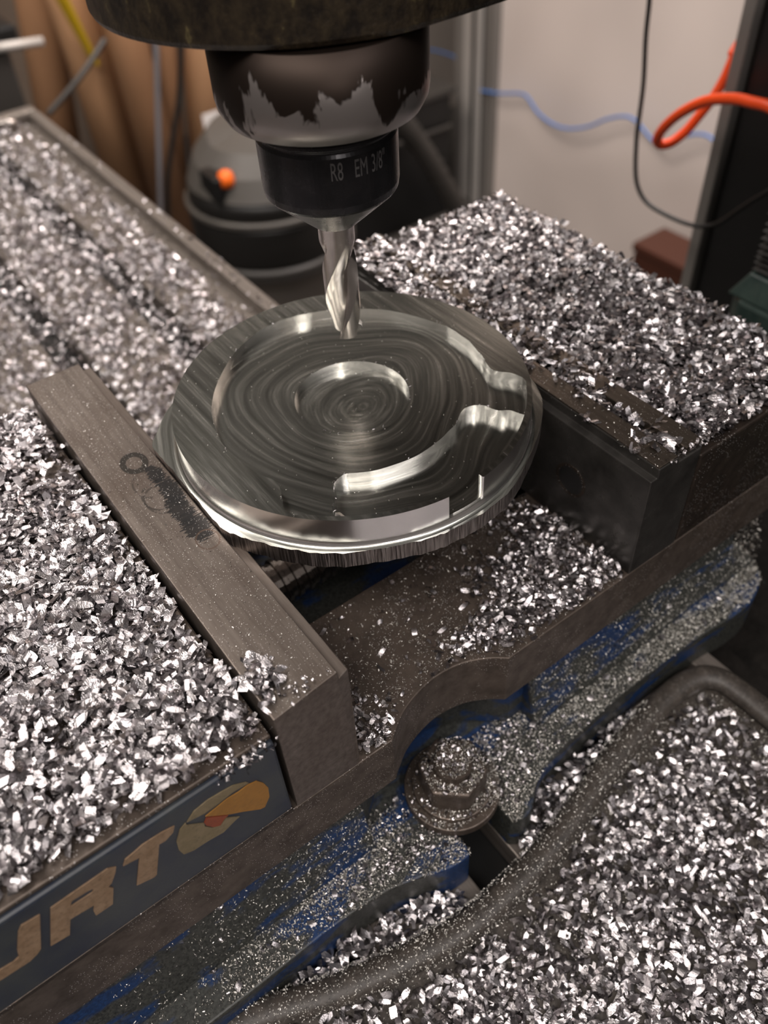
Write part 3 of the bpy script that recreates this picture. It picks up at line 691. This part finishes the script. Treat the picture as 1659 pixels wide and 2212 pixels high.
# shop vacuum
vx = (654.3, 1244.6)
vc = thing('shop_vacuum', 'black and grey canister vacuum cleaner with an orange switch', 'vacuum cleaner', (vx[0], vx[1], -1050))
mk('tank', *lathe(vx, [(96, -1010), (112, -1000), (116, -660), (120, -640)], 64), 'tank', vc, smooth=True)
mk('lower_band', *lathe(vx, [(146, -648), (152, -644), (152, -626), (147, -622)], 64), 'dark_grey', vc, bevel=2)
mk('motor_housing', *lathe(vx, [(143, -622), (145, -612), (144, -556), (142, -548)], 64), 'black_plastic', vc, smooth=True)
mk('upper_band', *lathe(vx, [(143, -547), (148, -545), (148, -537), (143, -535)], 64), 'grey_plastic', vc, bevel=1)
mk('collar', *lathe(vx, [(141, -535), (139, -516), (133, -505)], 64), 'black_plastic', vc, smooth=True)
v, f = lathe(vx, [(137, -505), (134, -500), (118, -470), (88, -440), (40, -430)], 64)
v = [(x, y, z+max(0, (y-vx[1]))*.20*((z+505)/75)) for x, y, z in v]
mk('lid', v, f, 'grey_plastic', vc, bevel=1)
mk('switch_recess', *box((vx[0]-128, vx[1]-68, -505), (vx[0]-72, vx[1]-10, -462)), 'black', vc, bevel=4)
mk('switch_knob', *lathe((vx[0]-104, vx[1]-62), [(14, -478), (14, -468), (11, -458), (4, -454)], 24), 'orange', vc, smooth=True)
mk('caster_base', *lathe(vx, [(130, -1050), (140, -1046), (140, -1020), (120, -1011)], 48), 'black_plastic', vc, bevel=2)
mk('latch', *box((vx[0]+84, vx[1]-36, -905), (vx[0]+128, vx[1]+8, -800)), 'orange', vc, bevel=5)
ho = thing('vacuum_hose', 'dark corrugated hose standing in the gap behind the spindle', 'hose', (1400, 1600, -1049))
hpth = spline([(1180, 1610, -560), (1228, 1600, -685), (1305, 1600, -799), (1425, 1600, -1005), (1450, 1600, -1028)], 14)
mk('corrugated_tube', *tube(hpth, lambda t: 26+3*math.sin(t*190), 16), 'dark_grey', ho, smooth=True)
ct = thing('tool_cart', 'black tool cart deep in shadow behind the spindle', 'cart', (1250, 1750, -1049))
mk('cart_body', *box((1030, 1720, -1049), (1480, 1990, -720)), 'black', ct, bevel=8)
mk('cart_top', *box((1020, 1710, -719), (1490, 2000, -700)), 'dark_grey', ct, bevel=4)
mk('cart_rail', *tube([(1040, 1712, -780), (1250, 1700, -790), (1470, 1712, -800)], 6, 8), 'dark_grey', ct)
tag(mk('grey_sheet', *box((1300, 2300, -1049), (2100, 2320, -300)), 'grey_sheet', None, org=(1700, 2300, -1049)), 'tall grey sheet standing in the gap left of the aluminium post', 'panel')
bx = thing('tin_box', 'red-brown tin box on the floor by the white panel', 'box', (1500, 950, -1049))
mk('box_body', *box((1460, 860, -1049), (1560, 1036, -880)), 'redbrown', bx, bevel=5)
mk('box_lid', *box((1456, 856, -879), (1564, 1040, -858)), 'redbrown', bx, bevel=4)

# ------------------------------------------------------------------ swarf
def rotm(ax, ay, az):
    cx, sx, cy, sy, cz, sz = np.cos(ax), np.sin(ax), np.cos(ay), np.sin(ay), np.cos(az), np.sin(az)
    o = np.zeros((len(ax), 3, 3)); 
    o[:, 0, 0] = cz*cy; o[:, 0, 1] = cz*sy*sx-sz*cx; o[:, 0, 2] = cz*sy*cx+sz*sx
    o[:, 1, 0] = sz*cy; o[:, 1, 1] = sz*sy*sx+cz*cx; o[:, 1, 2] = sz*sy*cx-cz*sx
    o[:, 2, 0] = -sy; o[:, 2, 1] = cy*sx; o[:, 2, 2] = cy*cx
    return o
def chip_arrays(P, L=(1.9, 3.8), W=(1.0, 2.5), TH=(.25, 1.6), seg=5, tilt=.42, skew=.8):
    n = len(P)
    Ln = rng.uniform(*L, n); Wd = rng.uniform(*W, n); th = rng.uniform(TH[0], TH[1], n)
    cur = rng.random(n) < .22
    th = np.where(cur & (TH[0] < .9), rng.uniform(2.2, 4.2, n), th); Wd = np.where(cur, Wd*.55, Wd)
    R = Ln/th; k = rng.uniform(-skew, skew, n); tp = rng.uniform(.55, 1.0, n)
    t = np.linspace(-.5, .5, seg+1)
    a = th[:, None]*t[None]
    x = R[:, None]*np.sin(a); z = R[:, None]*(1-np.cos(a)); z -= z.mean(1, keepdims=True)
    out = np.zeros((n, seg+1, 2, 3))
    wprof = (1-(1-tp[:, None])*np.abs(2*t[None])**1.5)
    for j, s in enumerate((-.5, .5)):
        out[:, :, j, 0] = x; out[:, :, j, 1] = s*Wd[:, None]*wprof+k[:, None]*x; out[:, :, j, 2] = z
    flip = np.where(rng.random(n) < .5, 0, PI)
    Rm = rotm(flip+rng.normal(0, tilt, n), rng.normal(0, tilt, n), rng.uniform(0, 2*PI, n))
    out = np.einsum('nij,nabj->nabi', Rm, out)+P[:, None, None, :]
    V = out.reshape(-1, 3)
    b = (np.arange(n)*(seg+1)*2)[:, None]; s_ = (np.arange(seg)*2)[None]
    q = b+s_
    F = np.stack([q, q+1, q+3, q+2], -1).reshape(-1, 4)
    return V, F
def chip_mesh(name, P, mat='swarf', org=(0, 0, 0), **k):
    V, F = chip_arrays(np.asarray(P, float), **k)
    V = (V-np.array(org))*S
    me = bpy.data.meshes.new(name); me.vertices.add(len(V)); me.vertices.foreach_set('co', V.astype(np.float32).ravel())
    me.loops.add(F.size); me.loops.foreach_set('vertex_index', F.astype(np.int32).ravel())
    me.polygons.add(len(F)); me.polygons.foreach_set('loop_start', np.arange(0, F.size, 4, dtype=np.int32))
    me.polygons.foreach_set('use_smooth', np.ones(len(F), dtype=bool))
    me.update(calc_edges=True); me.materials.append(MAT[mat])
    o = bpy.data.objects.new(name, me); col.objects.link(o); o.location = Vector(org)*S
    return o
def nz2(x, y, s, seed=0):
    return np.array([noise.noise(Vector((a*s, b*s, seed*7.3))) for a, b in zip(x, y)])
def scatter(n, x0, x1, y0, y1, dens=None):
    x = rng.uniform(x0, x1, n); y = rng.uniform(y0, y1, n)
    if dens is not None:
        m = rng.random(n) < dens(x, y); x, y = x[m], y[m]
    return x, y
def stuff(o, label, cat='metal chips'): return tag(o, label, cat, None, 'stuff')

# 1 heap on the moving jaw
def d1(x, y):
    edge = np.clip((y-2.5-1.5*nz2(x, y, .25, 1))/2.0, 0, 1)*np.clip((148-y)/2, 0, 1)
    gap = np.clip((-1.8-x)/1.5, 0, 1)
    bare = 1-.9*np.exp(-((x+7)**2/40+(y-117)**2/60))
    return edge*gap*bare
x, y = scatter(13500, -95, 0, 0, 150, d1)
h = 4.2+2.2*nz2(x, y, .07, 2)-1.5*np.exp(-(x+3)**2/18)+2.0*np.exp(-((x+6)**2/60+(y-12)**2/120))
z = -6.3+rng.random(len(x))**.8*np.clip(h, 1, 8)
stuff(chip_mesh('chip_heap', np.c_[x, y, z], org=(-50, 70, -6.5), L=(2.0, 4.2), W=(1.1, 2.6)), 'deep bright heap of curled aluminium chips on the moving jaw at left')
# 2 table
def d2(x, y):
    far = np.clip(1.15-(y-170)/560, .22, 1)
    slot = np.ones_like(x)
    for cx in (108, 50, -8): slot -= .55*np.exp(-((x-cx-5)/5)**2)
    tr = np.where(x > 146, .16, 1.0); tr = np.where(x > 158.5, .10, tr)
    return np.clip(far*slot*tr*(1+.9*nz2(x, y, .03, 5)), 0, 1)
x, y = scatter(42000, -60, 166, 155, 690, d2)
z = np.where(x > 158, -113, np.where(x > 146.5, -120, -114.6))+rng.random(len(x))*np.where(x > 146, .8, 3.2)
stuff(chip_mesh('table_chips', np.c_[x, y, z], org=(50, 400, -115), seg=3, tilt=.7), 'glittering blurred chips covering the milling table at upper left')
# 3 fixed jaw top
def d3(x, y): return np.clip((x-141.5)/1.2, 0, 1)*np.clip((201.5-x)/1.5, 0, 1)*np.clip((y-1.2-1.2*nz2(x, y, .2, 3))/2, 0, 1)*np.clip((152.5-y)/1, 0, 1)
x, y = scatter(9500, 141, 203, 0, 153, d3)
h = 4.4+1.8*nz2(x, y, .08, 9)
z = -5.8+rng.random(len(x))**.8*np.clip(h, 1.5, 7)
stuff(chip_mesh('chip_heap', np.c_[x, y, z], org=(172, 76, -6)), 'thick blanket of aluminium chips on top of the fixed jaw')
# 4 groove between jaw plate and back strip
def d4(x, y):
    g = np.where((x > 131) & (x < 134.8), .95, 0)
    n1 = nz2(x, y, .06, 4)
    left = np.where(x <= 131, np.clip(.10+1.1*n1, 0, 1)*np.clip((y-4)/12, 0, 1), 0)
    far = np.where(y > 55, .55, 0)*np.where(x < 134, 1, .35)
    rt = np.where(x >= 134.8, np.clip(.02+.7*n1, 0, .5), 0)
    return np.clip(g+left+far*.8+rt, 0, 1)*np.clip((y-2)/3, 0, 1)
x, y = scatter(2900, 121.5, 141.6, 1, 152, d4)
z = np.where((x > 131) & (x < 134.8), -1.8, .9)+rng.random(len(x))*np.where((x > 131) & (x < 134.8), 3.2, 1.4)
stuff(chip_mesh('groove_chips', np.c_[x, y, z], org=(131, 70, 0)), 'line of chips caught in the groove along the fixed jaw plate')
# 5 bed
def d5(x, y):
    a = np.exp(-(((x-104)/20)**4+((y-14)/17)**4))*1.0
    a2 = .9*np.exp(-(((x-86)/15)**4+((y-11)/8)**4))
    a3 = .75*np.exp(-(((x-68)/10)**2+((y-10)/4)**2))
    a4 = .8*np.exp(-(((x-112)/8)**2+((y-34)/10)**2))
    b = .85*np.exp(-(((x-26.5)/5.5)**2+((y-6)/7)**2))
    nt2 = np.where((np.abs(x-51) < 21) & (y < 8.6*np.sqrt(np.clip(1-((x-51)/21)**2, 0, 1))), 0, 1)
    return np.clip((a+a2+a3+a4+b+.018)*(1+.5*nz2(x, y, .12, 6)), 0, 1)*nt2*np.clip((y-.6)/1.5, 0, 1)
x, y = scatter(6200, 21.5, 119.5, 0, 45, d5)
z = -42.3+rng.random(len(x))**1.3*(.8+2.8*d5(x, y))
stuff(chip_mesh('bed_chips', np.c_[x, y, z], org=(80, 20, -42.7), L=(1.2, 3.0), W=(.7, 1.8)), 'pile of chips on the vise bed below the plate')
# 6 mat heap
poly = [(p.x, p.y) for p in path[::3]]
def d6(x, y):
    yl_ = np.interp(x, [-44, -12, 14, 35, 67, 102, 132, 150, 157], [-12, -23, -30, -33, -30.5, -22.5, -17.5, -18, -28])
    dd = (yl_-y)
    return np.clip((dd-4.5-2.2*nz2(x, y, .12, 8))/6, 0, 1)*np.clip((151-x)/3, 0, 1)*np.clip(.78+.55*nz2(x, y, .035, 11), .25, 1)
x, y = scatter(21500, -60, 155, -150, -18, d6)
h = 3.0+1.8*nz2(x, y, .05, 12)
z = -111.2+rng.random(len(x))**1.1*np.clip(h, .8, 6)
stuff(chip_mesh('mat_chips', np.c_[x, y, z], org=(60, -90, -111), seg=4), 'broad spread of chips lying in the rubber mat at lower right')
# 7 around the vise base
def d7(x, y):
    a = .55*np.exp(-(((x-72)/16)**2+((y+4)/11)**2))
    b = .8*np.exp(-(((x-22)/17)**2+((y+9)/5)**2))
    c_ = .35*np.exp(-((x-50)**2+(y+1)**2)/300)
    return np.clip(a+b+c_+.03, 0, 1)*np.clip((y+12.0+np.where((x > 30) & (x < 70), 6, 0))/1, 0, 1)*np.where((x > 41) & (x < 59) & (y < -14), 0, 1)
def base_top(x, y):
    z = np.full_like(x, -95.3)
    z = np.where((y > -1) & ((x < 20) | (x > 86)), -95.3+np.clip((y+1.5)/7.5, 0, 1)*29, z)
    r = np.hypot(x-50, y+1.2)
    z = np.where(r < 15, -91.4, z); z = np.where(r < 12.4, -89.4, z); z = np.where(r < 9.6, -79.3, z); z = np.where(r < 5.8, -75, z)
    return z
x, y = scatter(5200, -45, 200, -22, 9, d7)
z = base_top(x, y)+.2+rng.random(len(x))*.9
stuff(chip_mesh('base_chips', np.c_[x, y, z], org=(60, 0, -95), L=(.9, 2.4), W=(.4, 1.6), TH=(1, 4)), 'scattered chips on the blue vise base around the bolt')
# gap between base and mat
x, y = scatter(2600, -20, 125, -36, -10)
lo = np.interp(x, [-44, -12, 14, 35, 67, 102, 132], [-12, -23, -30, -33, -30.5, -22.5, -17.5])+4.5
hi = np.interp(x, [-6, 16, 34, 61, 74, 84, 117, 160], [-12, -14, -20, -22, -15.5, -12.5, -10.4, -11])-.6
m = (y > lo) & (y < hi) & ~((x > 36) & (x < 60)); x, y = x[m], y[m]
z = -114+rng.random(len(x))*np.where((x > 60) & (x < 100), 9.5, 6.5)
stuff(chip_mesh('gap_chips', np.c_[x, y, z], org=(60, -20, -115)), 'chips packed in the gap between vise base and rubber mat')
# 8 pleat valleys
P = []
for i in range(9):
    xc = 172+i*14.5
    n = 260; yy = rng.uniform(-90, 120, n); xx = xc+rng.normal(0, .9, n); P.append(np.c_[xx, yy, -181+rng.random(n)*3.5+np.abs(xx-xc)])
stuff(chip_mesh('pleat_chips', np.concatenate(P), org=(240, 0, -180), seg=3), 'rows of chips in the folds of the black way cover')
# 9 small clusters: on the jaw plate end and over its edge
def cl(n, cx, cy, cz, sx, sy, sz): return np.c_[rng.normal(cx, sx, n), rng.normal(cy, sy, n), cz+np.abs(rng.normal(0, sz, n))]
stuff(chip_mesh('chip_cluster', cl(110, 3.4, 10.5, .4, 1.9, 2.6, 1.1), org=(3.5, 10, 0)), 'small tangle of chips on the near end of the left jaw plate')
stuff(chip_mesh('chip_cluster', cl(26, 7.5, 3.6, .3, 2.4, 1.6, .4), org=(7, 4, 0), L=(.8, 1.8), W=(.3, .8), TH=(2, 4)), 'few fine curls at the near edge of the left jaw plate')
P = cl(90, -9, .6, -7.5, 4.5, .8, 1.2); P[:, 2] -= rng.random(90)*3
stuff(chip_mesh('edge_chips', P, org=(-9, 0, -8), L=(1.2, 2.8), W=(.4, 1.4), TH=(1.5, 4)), 'wispy chips hanging over the edge of the moving jaw above the emblem')
stuff(chip_mesh('chip_cluster', cl(60, 137.5, 1.2, -1.0, 4.5, .8, 1.3), org=(137, 1, -1), L=(1.2, 2.8), W=(.3, 1.2), TH=(1.5, 4)), 'wisps of chips at the near end of the fixed jaw groove')
# 10 fine dust and slivers on everything
def dust(name, n, x0, x1, y0, y1, zf, label, dens=None, L=(.35, 1.3), W=(.08, .25), TH=(1, 4), org=(0, 0, 0), seg=3):
    x, y = scatter(n, x0, x1, y0, y1, dens); z = zf(x, y)+.06+rng.random(len(x))*.15
    return stuff(chip_mesh(name, np.c_[x, y, z], 'dust', org=org, L=L, W=W, TH=TH, seg=seg, tilt=.5, skew=.1), label, 'metal dust')
dust('jaw_dust', 520, 0.5, 17.5, 2, 150, lambda x, y: np.zeros_like(x), 'fine bright dust on the left jaw plate', org=(9, 70, 0), L=(.2, .8))
dust('bed_dust', 5200, 22, 119, .8, 45.5, lambda x, y: np.full_like(x, -42.7), 'fine curly slivers on the vise bed', lambda x, y: np.clip(.9-.012*(y), 0, 1)*np.where((np.abs(x-51) < 21) & (y < 8.9*np.sqrt(np.clip(1-((x-51)/21)**2, 0, 1))), 0, 1), org=(70, 20, -42.7), L=(.5, 1.8), W=(.08, .22), TH=(1.5, 5), seg=4)
def db(x, y): return np.clip(.62+.9*nz2(x, y, .045, 21)+.25*nz2(x, y, .2, 22), .05, 1)
def inside_base(x, y): return (y > np.interp(x, [-60, -6, 16, 34, 41, 61, 74, 84, 117, 160, 183, 196, 203], [-12, -12, -14, -20, -20.5, -21.5, -15.5, -12.5, -10.2, -10.8, -12.4, -8.5, 0])) & ~((x > 42) & (x < 58) & (y < -14) )
dust('base_dust', 52000, -60, 204, -22, 9, base_top, 'fine curly slivers strewn over the blue vise base', lambda x, y: db(x, y)*inside_base(x, y), org=(70, 0, -95), L=(.5, 1.9), W=(.10, .30), TH=(1.5, 5), seg=3)
dust('base_dust', 2500, 150, 204, 5, 60, lambda x, y: np.full_like(x, -95.3), 'fine slivers on the far right end of the vise base', None, org=(180, 30, -95), L=(.5, 1.6), W=(.10, .26), TH=(1.5, 5))
dust('jaw_dust', 500, 121, 141, 1, 150, lambda x, y: np.where((x > 131.3) & (x < 134.6), -2, .8), 'fine dust on the fixed jaw plate', org=(130, 70, 0), L=(.3, 1.0))
# specks clinging to the sloping rim
def drim(n):
    i = rng.integers(10, len(path)-50, n); a = rng.uniform(-.2, PI*.95, n); P = []
    for k, q in zip(i, a):
        p = path[k]; P.append((p.x+rng.uniform(-2, 2), p.y+5.3*math.cos(q), p.z+5.5*math.sin(q)))
    return np.array(P)
dust('mat_dust', 9000, -60, 156, -60, -18, lambda x, y: np.full_like(x, -111.4), 'fine specks on the bare border of the rubber mat', lambda x, y: np.clip((np.interp(x, [-44, -12, 14, 35, 67, 102, 132, 150, 157], [-12, -23, -30, -33, -30.5, -22.5, -17.5, -18, -28])-y-2)/2, 0, 1), org=(60, -40, -111), L=(.3, 1.2), W=(.1, .3))
stuff(chip_mesh('rim_dust', drim(5200), 'dust', org=(60, -30, -104), L=(.3, .9), W=(.10, .3), TH=(1, 4), seg=2), 'fine specks along the rounded mat rim', 'metal dust')
x, y = scatter(300, 25, 118, 20, 120); m = np.hypot(x-DC[0], y-DC[1]) < 50; x, y = x[m], y[m]
z = np.array([lvl(a, b) or ZT for a, b in zip(x, y)])+.1
stuff(chip_mesh('plate_specks', np.c_[x, y, z], 'dust', org=(70, 70, 12), L=(.15, .45), W=(.08, .2), TH=(1, 3), seg=2), 'tiny bright specks on the machined plate', 'metal dust')

# 11 single loose chips one could pick up
protos = []
for k in range(6):
    V, F = chip_arrays(np.zeros((1, 3)), L=(2.0, 3.2), W=(1.2, 2.0), TH=(.6, 2.6), seg=7, tilt=.25)
    me = bpy.data.meshes.new('loose_chip'); me.from_pydata([tuple(v*S) for v in V], [], [tuple(int(i) for i in q) for q in F]); me.materials.append(MAT['swarf'])
    for p in me.polygons: p.use_smooth = True
    protos.append(bpy.data.objects.new('loose_chip', me))
def loose(pts, label, group):
    for i, p in enumerate(pts):
        o = random.choice(protos).copy(); o.location = Vector(p)*S; o.rotation_euler = (random.uniform(-.3, .3), random.uniform(-.3, .3), random.uniform(0, 6.28))
        col.objects.link(o); tag(o, label, 'metal chip', group)
loose([(85, -1, -92.5), (92, 2, -90), (108, -5, -94.4), (118, -2.5, -94.4), (131, -6, -94.4), (146, -3, -94.4), (163, -8, -94.4), (100, 1, -90), (176, -4, -94.4), (73, -9, -94.3), (68, 5, -94.3), (188, 4, -94.4), (124, -8, -94.4), (152, 1, -85)],
      'single square aluminium chip lying on the dusty blue vise base right of the bolt', 'loose chips on the vise base')
loose([(-8, -8, -94.4), (2, -5, -94.4), (-19, -7, -94.4), (-33, -9.5, -94.4), (6, -9, -94.4), (14, -4, -94.4)],
      'single aluminium chip on the vise base below the lettered jaw', 'loose chips below the lettered jaw')
loose([(56, 24, -42.1), (63, 29, -42.1), (50, 33, -42.1), (73, 22, -42.1), (44, 24, -42.1)], 'single chip on the bare dark part of the vise bed', 'loose chips on the bare bed')
